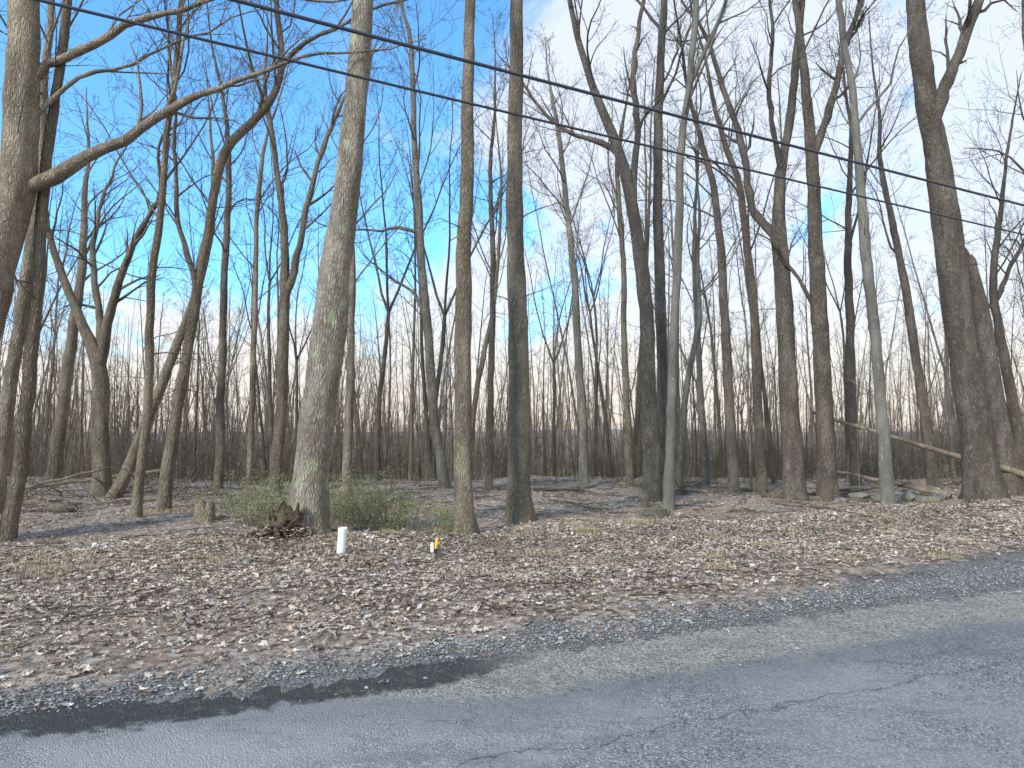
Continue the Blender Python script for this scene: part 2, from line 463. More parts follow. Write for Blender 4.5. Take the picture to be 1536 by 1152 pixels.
    nt.put(bs.inputs['Base Color'], c)
    h = nt.m('ADD', nt.m('MULTIPLY', a1.outputs['Distance'], -1.0), nt.m('MULTIPLY', a2.outputs['Fac'], 0.7))
    h = nt.m('ADD', h, nt.m('MULTIPLY', nt.m('MULTIPLY', a3.outputs['Distance'], -1.4), tm))
    h = nt.m('SUBTRACT', h, nt.m('MULTIPLY', crk, 1.0))
    nt.put(bs.inputs['Normal'], nt.bump(h, 1.0, 0.012))
    bs.inputs['Roughness'].default_value = 0.8
    return mt
strip("road", -2.2, 5.05, 0.010, road_mat(), 0.16)

# ------------------------------------------------------------------ loose gravel stones
def scatter_stones(n):
    base = np.array([[1, 0, 0], [-1, 0, 0], [0, 1, 0], [0, -1, 0], [0, 0, 1], [0, 0, -1]], float)
    fc = np.array([[0, 2, 4], [2, 1, 4], [1, 3, 4], [3, 0, 4], [2, 0, 5], [1, 2, 5], [3, 1, 5], [0, 3, 5]])
    xs = rng.uniform(-5, 11, n)
    vv = np.where(rng.random(n) < 0.75, rng.normal(5.35, 0.22, n) + 0.45 * sstep(0, 7, xs) * rng.random(n), rng.uniform(4.1, 6.2, n))
    keep = ~((xs < 0.2) & (vv < 5.05) & (rng.random(n) < 0.93))
    xs = xs[keep]; vv = vv[keep]; n = len(xs)
    ys = vv + 0.4 * xs
    s = np.minimum(rng.lognormal(math.log(0.0072), 0.42, n), 0.02)
    V = base[None] * (s[:, None, None] * rng.uniform(0.6, 1.3, (n, 6, 1)))
    V[:, :, 2] *= 0.6
    a = rng.uniform(0, 6.28, n); ca, sa = np.cos(a), np.sin(a)
    x = V[:, :, 0] * ca[:, None] - V[:, :, 1] * sa[:, None]; y = V[:, :, 0] * sa[:, None] + V[:, :, 1] * ca[:, None]
    V = np.stack([x + xs[:, None], y + ys[:, None], V[:, :, 2] + 0.011 + s[:, None] * 0.2], -1)
    F = fc[None] + (np.arange(n) * 6)[:, None, None]
    g = rng.uniform(0.09, 0.40, n)
    C = np.repeat(np.stack([g, g * 0.95, g * 0.89], -1), 6, axis=0)
    me = set_mesh("gravel", V.reshape(-1, 3), F.reshape(-1, 3), False)
    col_attr(me, C)
    return me
def attr_mat(name, rough=0.8, transl=0.0, nscale=0):
    mt, nt, bs = material(name)
    at = nt.new('ShaderNodeAttribute'); at.attribute_name = "Col"
    c = at.outputs['Color']
    if nscale:
        geo = nt.new('ShaderNodeNewGeometry')
        n = nt.noise(geo.outputs['Position'], nscale, 2)
        c = nt.mix(nt.ss(n.outputs['Fac'], 0.35, 0.7, 0, 0.4), c, nt.mix(1.0, c, (0.55, 0.5, 0.45), 'MULTIPLY'))
    nt.put(bs.inputs['Base Color'], c)
    bs.inputs['Roughness'].default_value = rough
    if transl:
        tr = nt.new('ShaderNodeBsdfTranslucent'); nt.put(tr.inputs[0], c)
        mx = nt.new('ShaderNodeMixShader'); mx.inputs[0].default_value = transl
        out = [n for n in nt.n if n.type == 'OUTPUT_MATERIAL'][0]
        nt.l.new(bs.outputs[0], mx.inputs[1]); nt.l.new(tr.outputs[0], mx.inputs[2]); nt.l.new(mx.outputs[0], out.inputs[0])
    return mt
add_obj("gravel", scatter_stones(26000), attr_mat("stone_chips"))

# ------------------------------------------------------------------ fallen leaves
def leaf_template(kind):
    if kind == 0:
        o = [(0, -1), (0.28, -0.55), (0.2, -0.35), (0.55, -0.1), (0.32, 0.1), (0.5, 0.5), (0.2, 0.55), (0, 1)]
    elif kind == 1:
        o = [(0, -0.8), (0.5, -0.75), (0.38, -0.4), (0.95, 0.0), (0.45, 0.05), (0.6, 0.6), (0.22, 0.35), (0, 1)]
    else:
        o = [(0, -1), (0.22, -0.7), (0.4, -0.35), (0.46, 0), (0.4, 0.35), (0.28, 0.6), (0.12, 0.85), (0, 1)]
    right = o; left = [(-x, y) for x, y in o[1:-1]]
    pts = right + left + [(0, -0.3), (0, 0.3)]
    nR = len(right); L = list(range(nR, nR + len(left)))
    R = list(range(1, nR - 1)); b, t = 0, nR - 1; m1 = len(pts) - 2; m2 = m1 + 1
    F = []
    for S, flip in ((R, False), (L, True)):
        seq = [b] + S + [t]
        for q in range(len(seq) - 1):
            mid = m1 if q < 3 else m2
            f = [mid, seq[q], seq[q + 1]]
            F.append(f if not flip else f[::-1])
        f = [m1, seq[3], m2]
        F.append(f if not flip else f[::-1])
    return np.array(pts, float), np.array(F)

PAL = np.array([[0.55, 0.445, 0.345], [0.46, 0.36, 0.27], [0.66, 0.57, 0.47], [0.34, 0.245, 0.18], [0.19, 0.135, 0.10], [0.56, 0.41, 0.26], [0.76, 0.69, 0.61], [0.44, 0.37, 0.32], [0.12, 0.087, 0.067]])
PW = np.array([0.17, 0.17, 0.14, 0.15, 0.12, 0.045, 0.065, 0.09, 0.05])
def leaves(xs, ys, smin, smax, lift):
    Vs = []; Fs = []; Cs = []; off = 0
    kinds = rng.integers(0, 3, len(xs))
    for kd in range(3):
        sel = kinds == kd; n = sel.sum()
        if n == 0: continue
        x0, y0 = xs[sel], ys[sel]
        T, F = leaf_template(kd); m = len(T)
        s = (smin + (smax - smin) * rng.random(n) ** 1.5)[:, None]
        X = T[None, :, 0] * s * rng.uniform(0.7, 1.0, (n, 1)); Yl = T[None, :, 1] * s
        cu = rng.normal(0.0, 0.4, (n, 1)); cv = rng.normal(0.1, 0.32, (n, 1))
        Zl = (cu * (X / s) ** 2 + cv * (Yl / s) ** 2 * 0.5) * s + 0.09 * s * rng.normal(size=(n, m))
        tilt = rng.normal(0, 0.25, n); az = rng.uniform(0, 6.283, n); az2 = rng.uniform(0, 6.283, n)
        def rot(X, Y, a):
            c, s_ = np.cos(a)[:, None], np.sin(a)[:, None]
            return X * c - Y * s_, X * s_ + Y * c
        X, Yl = rot(X, Yl, az)
        Yl, Zl = rot(Yl, Zl, tilt)
        X, Yl = rot(X, Yl, az2)
        Zl = Zl - Zl.min(axis=1, keepdims=True) * 0.75
        gz = height(x0, y0) + lift * rng.random(n) + 0.004
        Vs.append(np.stack([X + x0[:, None], Yl + y0[:, None], Zl + gz[:, None]], -1).reshape(-1, 3))
        Fs.append((F[None] + (np.arange(n) * m)[:, None, None]).reshape(-1, 3) + off)
        off += n * m
        c = PAL[rng.choice(len(PAL), n, p=PW)] * rng.uniform(0.75, 1.15, (n, 1))
        dr = 0.5 + 0.25 * np.sin(x0 * 0.9 + 2 * np.sin(y0 * 0.7)) * np.sin(y0 * 1.1 + x0 * 0.4) + 0.25 * np.sin(x0 * 2.7 + 1.5 * np.sin(y0 * 2.1)) * np.sin(y0 * 3.1 - x0)
        c = c * (0.68 + 0.56 * dr)[:, None]
        Cs.append(np.repeat(c, m, axis=0))
    me = set_mesh("fallen_leaves", np.concatenate(Vs), np.concatenate(Fs), False)
    col_attr(me, np.clip(np.concatenate(Cs), 0.02, 0.8))
    return me

def leaf_points():
    X = []; Y = []
    n = 98000
    x = rng.uniform(-8, 12, n); v = rng.uniform(4.7, 12.0, n)
    e = leaf_edge(x)
    d = (v - e)
    cl = 0.5 + 0.5 * np.sin(x * 2.1 + 1.3 * np.sin(v * 1.7)) * np.sin(v * 2.6 + x)
    pr = np.clip(0.035 + 0.965 * sstep(-0.45 + 0.5 * cl, 1.3, d), 0, 1) * np.where(d < -0.45, 0.2, 1) * (0.6 + 0.4 * cl + 0.3 * sstep(1.5, 4, d))
    k = rng.random(n) < pr
    X.append(x[k]); Y.append(v[k] + 0.4 * x[k])
    n = 42000
    y = rng.uniform(8, 25, n); x = rng.uniform(-1.0, 1.0, n) * (y + 1)
    k = (y - 0.4 * x) > 11.0
    X.append(x[k]); Y.append(y[k])
    return np.concatenate(X), np.concatenate(Y)
lx, ly = leaf_points()
LEAF = attr_mat("dry_leaf", 0.65, 0.0, 60)
add_obj("fallen_leaves", leaves(lx, ly, 0.014, 0.054, 0.025), LEAF)

# ------------------------------------------------------------------ surveyed trees
T = bare_tree
T(BK_TAN, 10.0, [(-75, 815, 74), (-50, 620, 62), (-15, 430, 56), (22, 300, 54), (30, 150, 50), (38, 0, 46)], 19,
  limbs=[[(40, 285, 30), (85, 262, 24), (130, 232, 20), (190, 212, 18), (240, 180, 15), (290, 150, 12), (330, 138, 10), (400, 108, 7)],
         [(30, 130, 22), (75, 95, 16), (120, 70, 14), (170, 52, 12), (220, 30, 10), (330, 5, 7)],
         [(10, 330, 22), (-40, 230, 18), (-80, 100, 14)],
         [(50, 200, 10), (110, 120, 7), (190, 95, 5), (260, 60, 4)]], first=0.55, twigs=6)
T(BK_TAN, 10.3, [(8, 812, 24), (35, 640, 22), (52, 450, 19), (64, 280, 17), (84, 100, 15), (95, 0, 14)], 15, first=0.5, nlimb=10, twigs=8)
T(BK_TAN, 14.0, [(-5, 765, 24), (12, 600, 21), (38, 430, 19), (58, 280, 16), (66, 120, 13)], 17, first=0.5)
T(BK_TAN, 19.0, [(152, 742, 32), (150, 640, 26), (146, 545, 24), (118, 475, 14), (85, 385, 11), (60, 300, 8)], 12,
  limbs=[[(147, 550, 18), (165, 470, 15), (192, 380, 11), (235, 300, 8)], [(146, 545, 15), (150, 470, 12), (140, 380, 9), (155, 300, 6)]], first=0.5, nlimb=8)
T(BK_TAN, 12.6, [(205, 785, 16), (225, 640, 14), (231, 480, 13), (241, 350, 12), (250, 220, 10), (266, 100, 9), (275, 0, 8)], 13, first=0.4, nlimb=11, twigs=12)
T(BK_TAN, 13.7, [(245, 772, 22), (266, 600, 18), (292, 440, 16), (312, 330, 15), (332, 235, 15), (372, 188, 14), (405, 150, 13), (420, 95, 11), (415, 20, 9)], 12,
  limbs=[[(421, 95, 9), (455, 65, 7), (500, 50, 6), (540, 25, 5)], [(290, 440, 10), (270, 330, 8), (262, 220, 6)]], first=0.6, twigs=8)
T(BK_TAN, 18.0, [(172, 742, 20), (215, 650, 17), (262, 540, 15), (300, 440, 12), (322, 340, 9)], 12, first=0.5, nlimb=7)
T(BK_DARK, 19.0, [(325, 742, 15), (331, 600, 13), (336, 450, 12), (342, 250, 9)], 15, first=0.45)
T(BK_TAN, 19.6, [(372, 738, 11), (385, 500, 9), (392, 270, 7)], 14, first=0.35)
T(BK_TAN, 19.0, [(412, 745, 22), (423, 600, 19), (430, 450, 17), (428, 340, 12), (412, 200, 9), (400, 130, 7)], 14,
  limbs=[[(430, 450, 13), (450, 340, 11), (482, 220, 8), (512, 150, 6)]], first=0.5, nlimb=8)
T(BK_MAIN, 10.9, [(456, 806, 82), (464, 740, 62), (474, 640, 57), (500, 450, 52), (524, 250, 44), (539, 100, 38), (546, 0, 35)], 21, first=0.62, nlimb=8, twigs=0, flare=0.5)
T(BK_TAN, 18.6, [(520, 745, 16), (526, 600, 14), (531, 440, 12), (528, 300, 10)], 14, first=0.4)
T(BK_GREY, 19.4, [(669, 740, 18), (655, 620, 16), (641, 450, 14), (630, 300, 12), (621, 180, 10), (614, 60, 8)], 16,
  limbs=[[(640, 465, 7), (625, 440, 6), (605, 425, 4)], [(633, 350, 7), (600, 342, 6), (572, 346, 4)]], first=0.5, nlimb=8)
T(BK_TAN, 11.6, [(697, 797, 38), (692, 720, 30), (690, 600, 29), (690, 450, 27), (694, 250, 23), (698, 0, 18)], 19, first=0.6, nlimb=8, twigs=3, flare=0.4)
T(BK_TAN, 20.0, [(690, 742, 10), (720, 560, 9), (742, 440, 7), (750, 300, 5)], 12, first=0.4, nlimb=7)
T(BK_DARK, 20.0, [(733, 742, 13), (740, 560, 11), (742, 400, 9), (738, 250, 7)], 15, first=0.4)
T(BK_TAN, 13.1, [(778, 781, 48), (776, 720, 37), (775, 600, 34), (772, 400, 30), (770, 200, 26), (769, 0, 22)], 21, first=0.6, nlimb=8, twigs=4, flare=0.4)
T(BK_GREY, 21.0, [(877, 733, 16), (871, 600, 14), (862, 450, 12), (850, 320, 10), (838, 200, 8)], 15, first=0.45)
T(BK_TAN, 20.5, [(945, 733, 13), (941, 560, 11), (935, 400, 9), (926, 270, 8)], 14, first=0.45)
T(BK_DARK, 17.6, [(977, 742, 30), (974, 600, 26), (966, 450, 24), (945, 300, 21), (925, 220, 18), (890, 130, 13), (862, 30, 10)], 18,
  limbs=[[(932, 240, 14), (905, 215, 10), (850, 195, 7), (800, 150, 5)], [(950, 310, 13), (962, 200, 11), (955, 90, 9), (965, 0, 7)]], first=0.6, nlimb=8)
T(BK_PALE, 15.6, [(1003, 760, 20), (1009, 640, 16), (1018, 450, 15), (1024, 250, 13), (1038, 110, 12), (1046, 0, 10)], 17, first=0.5, nlimb=8,
  limbs=[[(1034, 130, 9), (1065, 60, 7), (1090, 0, 6)]])
T(BK_DARK, 18.6, [(987, 738, 20), (990, 560, 18), (986, 400, 17), (985, 200, 15), (992, 0, 12)], 21, first=0.5)
T(BK_GREY, 22.0, [(1060, 732, 12), (1052, 600, 10), (1045, 470, 9)], 15, first=0.4)
T(BK_DARK, 20.0, [(1102, 736, 18), (1092, 560, 16), (1085, 420, 14), (1072, 300, 12), (1060, 240, 10)], 16, first=0.5)
T(BK_DARK, 20.5, [(1143, 735, 17), (1133, 560, 15), (1120, 400, 13), (1108, 290, 11)], 17, first=0.5)
T(BK_DARK, 17.5, [(1192, 740, 36), (1184, 600, 30), (1176, 450, 27), (1168, 350, 24), (1172, 250, 16), (1192, 120, 13), (1203, 0, 10)], 19,
  limbs=[[(1168, 355, 18), (1135, 320, 14), (1118, 240, 12), (1092, 150, 10), (1060, 60, 7)], [(1172, 260, 10), (1150, 150, 8), (1160, 40, 6)]], first=0.6, nlimb=7)
T(BK_DARK, 17.3, [(1243, 743, 32), (1237, 560, 27), (1226, 400, 24), (1220, 250, 20), (1207, 120, 15), (1192, 0, 11)], 19,
  limbs=[[(1222, 235, 15), (1248, 140, 12), (1268, 60, 10), (1295, 0, 8)], [(1230, 480, 8), (1200, 420, 6), (1185, 400, 5)]], first=0.6, nlimb=7)
T(BK_PALE, 15.8, [(1333, 757, 21), (1322, 600, 18), (1306, 450, 17), (1290, 300, 15), (1276, 150, 12), (1258, 30, 10)], 16, first=0.5, nlimb=9)
T(BK_DARK, 21.0, [(1283, 732, 18), (1276, 560, 15), (1270, 400, 12), (1275, 270, 9)], 16, first=0.45)
T(BK_DARK, 22.0, [(1400, 728, 18), (1382, 600, 15), (1357, 450, 13), (1335, 330, 10)], 16, first=0.45)
T(BK_DARK, 16.8, [(1478, 752, 62), (1468, 690, 50), (1455, 600, 47), (1430, 450, 44), (1406, 250, 39), (1384, 130, 34), (1372, 0, 28)], 21,
  limbs=[[(1396, 190, 24), (1420, 120, 20), (1445, 60, 17), (1475, -20, 13)]], first=0.65, twigs=3, flare=0.3, nlimb=8)
T(BK_DARK, 22.5, [(1535, 715, 18), (1512, 560, 15), (1490, 440, 12), (1497, 350, 9)], 14, first=0.4,
  limbs=[[(1495, 460, 9), (1520, 390, 7), (1560, 330, 6)]])
T(BK_DARK, 18.0, [(1640, 745, 34), (1625, 560, 28), (1600, 380, 22), (1570, 200, 15), (1545, 80, 10)], 19, first=0.3, nlimb=16, twigs=10)
T(BK_GREY, 20.5, [(1015, 735, 12), (1035, 560, 10), (1050, 480, 8), (1046, 400, 7)], 12, first=0.4, nlimb=7)
T(BK_TAN, 24.0, [(80, 735, 22), (100, 560, 18), (120, 420, 14)], 15, first=0.4, nlimb=8)

def snag():
    acc = Acc()
    pts = [(1520, 742, 30), (1500, 640, 27), (1485, 560, 26), (1470, 470, 25), (1449, 392, 24)]
    Y = 18.2
    W = []
    for px, py, w in pts:
        p = sight(px, py, Y); W.append([p[0], p[1], p[2], w * .5 * Y / 1000])
    gz = float(height(W[0][0], Y)); W[0][2] = gz - 0.05
    C = catmull(np.array(W), 0.25)
    o = np.array([W[0][0], Y, gz]); P = C[:, :3] - o; R = C[:, 3].copy()
    acc.tube(P, R, 16, flare_lobes(1.0, 0.3))
    ax = P[-1] - P[-2]; ax /= np.linalg.norm(ax)
    for q in range(14):
        a = q * 0.449; rr = R[-1] * 0.75
        s = P[-1] - ax * 0.15 + np.array([math.cos(a), math.sin(a), 0]) * rr
        L = 0.2 + 0.3 * rng.random() + (0.2 if math.cos(a) < 0 else 0)
        acc.tube(np.array([s, s + ax * L * 0.6, s + ax * L]), np.array([0.09, 0.07, 0.01]), 5)
    acc.tube(np.array([P[-1] - ax * 0.1, P[-1] + ax * 0.05]), np.array([R[-1] * 0.95, 0.01]), 12)
    add_obj("broken_tree_snag", acc.mesh("broken_tree_snag"), bark("bark_snag", (0.25, 0.215, 0.18), (0.08, 0.065, 0.052), 0.1, 0.2), o)
snag()

# ------------------------------------------------------------------ woodland mass behind
def archetype(name, H, r, kind, maxlvl, nch, nl):
    acc = Acc()
    k = 16
    P = walk(np.zeros(3), np.array([0, 0, 1.0]), H, k, 0.035, 0.0)
    P -= P[0]; P[0, 2] = -0.3
    t = np.linspace(0, 1, k)
    R = r * (1 - 0.85 * t); R[0] *= 1.4
    if kind == 'fork':
        cut = int(k * rng.uniform(0.35, 0.55))
        acc.tube(P[:cut + 1], R[:cut + 1], 8)
        nb = rng.integers(2, 4); a0 = rng.uniform(0, 6.28)
        for q in range(nb):
            a = a0 + q * 6.283 / nb; an = math.radians(rng.uniform(12, 24))
            d = np.array([math.cos(a) * math.sin(an), math.sin(a) * math.sin(an), math.cos(an)])
            L = H - P[cut, 2]
            PP = walk(P[cut], d, L * rng.uniform(0.85, 1.05), 12, 0.07, 0.01)
            RR = R[cut] * 0.72 * (1 - 0.88 * np.linspace(0, 1, 12))
            acc.tube(PP, RR, 7)
            spawn(acc, PP, RR, L * 0.38, 0, maxlvl, {**nch, 0: nl}, 0.3, 0.15, 0.05)
    else:
        acc.tube(P, R, 8)
        spawn(acc, P, R, H * (0.26 if kind == 'tall' else 0.42), 0, maxlvl, {**nch, 0: int(nl * 1.6)}, 0.48 if kind == 'tall' else 0.15, 0.15, 0.05)
    return acc.mesh(name)

mid = []
for q in range(8):
    kind = ['tall', 'fork', 'tall', 'tall', 'tall', 'fork', 'tall', 'tall'][q]
    me = archetype("woodland_tree_mesh", rng.uniform(15, 20), rng.uniform(0.07, 0.14), kind, 4, {1: 5, 2: 4, 3: 2}, 8)
    me.materials.append([BK_FAR, BK_DARK, BK_TAN, BK_GREY][q % 4]); mid.append(me)

def grove(n, size, mat):
    acc = Acc()
    for q in range(n):
        b = np.array([rng.uniform(-1, 1) * size, rng.uniform(-1, 1) * size, -1.5])
        H = rng.uniform(9, 17); r = rng.uniform(0.04, 0.11)
        P = walk(b, np.array([rng.normal() * .05, rng.normal() * .05, 1.0]), H, 9, 0.045, 0.0)
        R = r * (1 - 0.85 * np.linspace(0, 1, 9))
        acc.tube(P, R, 5)
        spawn(acc, P, R, H * 0.25, 1, 3, {1: 9, 2: 5}, 0.35, 0.15, 0.05)
    me = acc.mesh("grove_mesh"); me.materials.append(mat); return me
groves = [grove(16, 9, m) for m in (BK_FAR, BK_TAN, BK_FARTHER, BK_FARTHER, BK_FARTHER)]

sap = []
for q in range(5):
    me = archetype("sapling_mesh", rng.uniform(4, 8), rng.uniform(0.02, 0.04), 'low', 3, {1: 4, 2: 3}, 8)
    me.materials.append([BK_TAN, BK_FAR][q % 2]); sap.append(me)
poles = []
for q in range(5):
    me = archetype("pole_tree_mesh", rng.uniform(9, 14), rng.uniform(0.035, 0.06), 'tall', 3, {1: 4, 2: 4}, 8)
    me.materials.append([BK_TAN, BK_FAR, BK_DARK][q % 3]); poles.append(me)

def brush_mesh():
    acc = Acc()
    for q in range(24):
        a = rng.uniform(0, 6.28); st = np.array([rng.normal() * 0.9, rng.normal() * 0.9, -0.05])
        d = np.array([math.cos(a) * 0.45, math.sin(a) * 0.45, 1.0]); d /= np.linalg.norm(d)
        grow(acc, st, d, rng.uniform(1.2, 3.2), rng.uniform(0.007, 0.016), 2, 4, {2: 5, 3: 3}, 0.2, -0.05)
    me = acc.mesh("underbrush_mesh"); me.materials.append(BK_FAR); return me
brush = [brush_mesh() for _ in range(4)]

def empty(name):
    e = bpy.data.objects.new(name, None); scene.collection.objects.link(e); return e
def place(parent, meshes, n, y0, y1, spread, smin, smax, cname, keep=None, power=1.0):
    c = 0; tries = 0
    while c < n and tries < n * 20:
        tries += 1
        y = y0 + (y1 - y0) * rng.random() ** power; x = rng.uniform(-1, 1) * (y * spread + 5)
        if keep is not None and not keep(x, y): continue
        s = rng.uniform(smin, smax)
        ob = add_obj(cname, meshes[rng.integers(len(meshes))], None, (x, y, float(height(x, y)) - 0.05), parent)
        ob.rotation_euler = (rng.normal() * 0.03, rng.normal() * 0.03, rng.uniform(0, 6.28))
        ob.scale = (s, s, s * rng.uniform(0.9, 1.1))
        c += 1
E1 = empty("background_trees")
place(E1, mid, 75, 23, 42, 0.95, 0.55, 0.95, "midground_tree")
place(E1, mid, 125, 42, 90, 0.9, 0.7, 1.05, "midground_tree")
place(E1, poles, 150, 22, 55, 0.9, 0.7, 1.1, "pole_tree")
place(E1, groves[:3], 105, 45, 115, 0.85, 0.85, 1.1, "grove")
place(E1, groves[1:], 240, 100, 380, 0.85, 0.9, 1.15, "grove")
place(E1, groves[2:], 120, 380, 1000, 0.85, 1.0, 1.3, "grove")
place(E1, mid, 12, 10, 22, 2.2, 0.8, 1.1, "side_tree", keep=lambda x, y: abs(x) > y * 0.95 + 2 and y - 0.4 * x > 8)
E2 = empty("saplings")
place(E2, sap, 30, 17, 23, 0.9, 0.5, 0.9, "sapling")
place(E2, sap, 220, 23, 55, 0.9, 0.7, 1.2, "sapling")
E3 = empty("underbrush")
place(E3, brush, 200, 22.5, 50, 0.9, 0.4, 0.95, "brush_clump")

# ------------------------------------------------------------------ fallen logs, sticks
def log_between(name, a, b, r0, r1, mat, sag=0.0, n=12):
    acc = Acc(); a = np.array(a, float); b = np.array(b, float)
    t = np.linspace(0, 1, 14)[:, None]
    P = a * (1 - t) + b * t; P[:, 2] -= sag * np.sin(math.pi * t[:, 0]); P[:, :3] += rng.normal(size=P.shape) * 0.012
    R = r0 * (1 - t[:, 0]) + r1 * t[:, 0]
    P = np.vstack([P[0], P, P[-1]]); R = np.concatenate([[0.002], R, [0.002]])
    acc.tube(P, R, n)
    return add_obj(name, acc.mesh(name), mat)
a = sight(1218, 618, 19.5); c = sight(1600, 728, 17.6)
log_between("leaning_dead_log", a, c, 0.045, 0.095, BK_DEAD, 0.06)
a = sight(1250, 705, 20.5); b = sight(1425, 742, 17.2)
log_between("fallen_log", a, [b[0], b[1], float(height(b[0], b[1])) + 0.1], 0.04, 0.08, BK_DEAD)
def glog(name, x0, y0, x1, y1, r, mat, z0=0.0, z1=0.0):
    return log_between(name, (x0, y0, float(height(x0, y0)) + r * 0.7 + z0), (x1, y1, float(height(x1, y1)) + r * 0.7 + z1), r, r * 0.75, mat)
MOSS, mnt, mbs = material("moss")
g = mnt.new('ShaderNodeNewGeometry'); mn = mnt.noise(g.outputs['Position'], 30, 5)
mnt.put(mbs.inputs['Base Color'], mnt.ramp(mn.outputs['Fac'], [(0.35, (0.09, 0.07, 0.04)), (0.5, (0.18, 0.19, 0.05)), (0.7, (0.33, 0.36, 0.1))]))
mnt.put(mbs.inputs['Normal'], mnt.bump(mn.outputs['Fac'], 0.8, 0.02))
glog("mossy_log", -2.6, 15.8, -1.3, 13.9, 0.06, MOSS)
for L in [(6.5, 17.6, 9.6, 16.9, 0.07, BK_FAR), (-13.5, 18.5, -9.6, 16.0, 0.05, BK_DEAD), (-13.0, 15.8, -11.0, 18.0, 0.045, BK_DEAD, 0.02, 0.75),
          (2.6, 20.5, 6.0, 19.4, 0.06, BK_DEAD), (-9.4, 14.6, -13.4, 13.2, 0.05, BK_FAR), (3.4, 21.5, 7.5, 21.0, 0.08, BK_DEAD), (-5.5, 20.5, -1.5, 21.6, 0.06, BK_FAR),
          (9.5, 21.0, 15.0, 20.0, 0.08, BK_DEAD), (-15.0, 20.0, -11.0, 21.5, 0.07, BK_DEAD, 0, .5), (0.6, 19.0, 2.2, 20.4, 0.04, BK_FAR), (8.2, 19.4, 10.8, 18.2, 0.05, BK_FAR, .0, .3)]:
    glog("fallen_log", *L)

acc = Acc()
for q in range(1700):
    y = rng.uniform(6.0, 23); x = rng.uniform(-1, 1) * y * 0.85
    if y - 0.4 * x < 5.8: continue
    L = rng.uniform(0.08, 0.7) * (1.8 if y > 14 else 1); an = rng.uniform(0, 6.28)
    st = np.array([x, y, float(height(x, y)) + 0.03])
    P = walk(st, np.array([math.cos(an), math.sin(an), 0.03]), L, 5, 0.12, 0.0)
    P[:, 2] = height(P[:, 0], P[:, 1]) + 0.03 + np.abs(rng.normal(size=5)) * 0.015
    acc.tube(P, np.linspace(1, 0.3, 5) * rng.uniform(0.003, 0.010) * (1.6 if y > 14 else 1), 4)
add_obj("fallen_sticks", acc.mesh("fallen_sticks"), BK_FAR)

acc = Acc()
for q in range(130):
    x = rng.uniform(-15.5, -7.5) if q < 85 else rng.uniform(2, 15); y = rng.uniform(14.5, 20) if q < 85 else rng.uniform(19.0, 23)
    an = rng.uniform(0, 6.28)
    grow(acc, np.array([x, y, float(height(x, y)) + 0.05]), np.array([math.cos(an), math.sin(an), rng.uniform(0.0, 0.7)]), rng.uniform(0.8, 2.4), rng.uniform(0.01, 0.025), 2, 3, {2: 4}, 0.16, -0.05)
add_obj("dead_branch_pile", acc.mesh("dead_branch_pile"), BK_FAR)

# ------------------------------------------------------------------ stumps
def stump(name, x, y, r, h, mat, topmat, jag=0.05):
    n = 22; gz = float(height(x, y)); bm = bmesh.new()
    rings = []
    for (f, zz) in [(1.45, -0.05), (1.2, 0.06), (1.04, 0.4 * h), (1.0, h)]:
        ring = []
        for q in range(n):
            a = q * 6.283 / n
            rr = r * f * (1 + 0.09 * math.cos(a * 4 + 1) + 0.04 * math.cos(a * 9))
            z = zz + (random.uniform(-jag, jag) if zz == h else 0)
            ring.append(bm.verts.new((rr * math.cos(a), rr * math.sin(a), z)))
        rings.append(ring)
    inner = [bm.verts.new((r * 0.8 * math.cos(q * 6.283 / n), r * 0.8 * math.sin(q * 6.283 / n), h * 0.93)) for q in range(n)]
    rings.append(inner)
    cv = bm.verts.new((0, 0, h * 0.9))
    for a_, b_ in zip(rings[:-1], rings[1:]):
        for q in range(n):
            f = bm.faces.new((a_[q], a_[(q + 1) % n], b_[(q + 1) % n], b_[q])); f.smooth = True
            if b_ is inner: f.material_index = 1
    for q in range(n):
        f = bm.faces.new((inner[q], inner[(q + 1) % n], cv)); f.material_index = 1
    me = bpy.data.meshes.new(name); bm.to_mesh(me); bm.free()
    me.materials.append(mat); me.materials.append(topmat)
    add_obj(name, me, None, (x, y, gz))
p = sight(306, 796, 11.9); stump("tree_stump", p[0], 11.9, 0.16, 0.36, BK_TAN, BK_DEAD, 0.06)
p = sight(984, 768, 14.4); stump("mossy_stump", p[0], 14.4, 0.21, 0.17, BK_DARK, MOSS, 0.01)
p = sight(968, 755, 15.8); stump("tree_stump", p[0], 15.8, 0.08, 0.35, BK_DARK, BK_DARK, 0.08)

# decayed root mass: crumbling stump shell with blunt gnarled roots spreading from it
ROT = bark("rotten_wood", (0.22, 0.155, 0.105), (0.045, 0.03, 0.02), 0.25, 0.7, 1.4)
acc = Acc()
o = sight(420, 820, 10.35); ox, oy = o[0], 10.35; oz = float(height(ox, oy))
for q in range(60):
    a = rng.uniform(0, 6.28); rr = rng.uniform(0, 0.22)
    st = np.array([ox + rr * math.cos(a) * 1.2, oy + rr * math.sin(a), oz + rng.uniform(-0.05, 0.2)])
    d = np.array([math.cos(a) * 0.9, math.sin(a) * 0.7, rng.uniform(-0.1, 1.1)]); d /= np.linalg.norm(d)
    L = rng.uniform(0.14, 0.4)
    P = walk(st, d, L, 7, 0.45, -0.06)
    w_ = rng.uniform(0.025, 0.06)
    R = w_ * np.array([1.0, 1.1, 0.9, 0.95, 0.7, 0.5, 0.05])
    acc.tube(P, R, 7)
add_obj("rotten_root_mass", acc.mesh("rotten_root_mass"), ROT)
stump("rotten_stump", ox + 0.05, oy + 0.05, 0.2, 0.42, ROT, ROT, 0.13)
n = 380
hx = ox - 0.05 + rng.normal(size=n) * 0.32; hy = oy + rng.normal(size=n) * 0.22 - 0.1
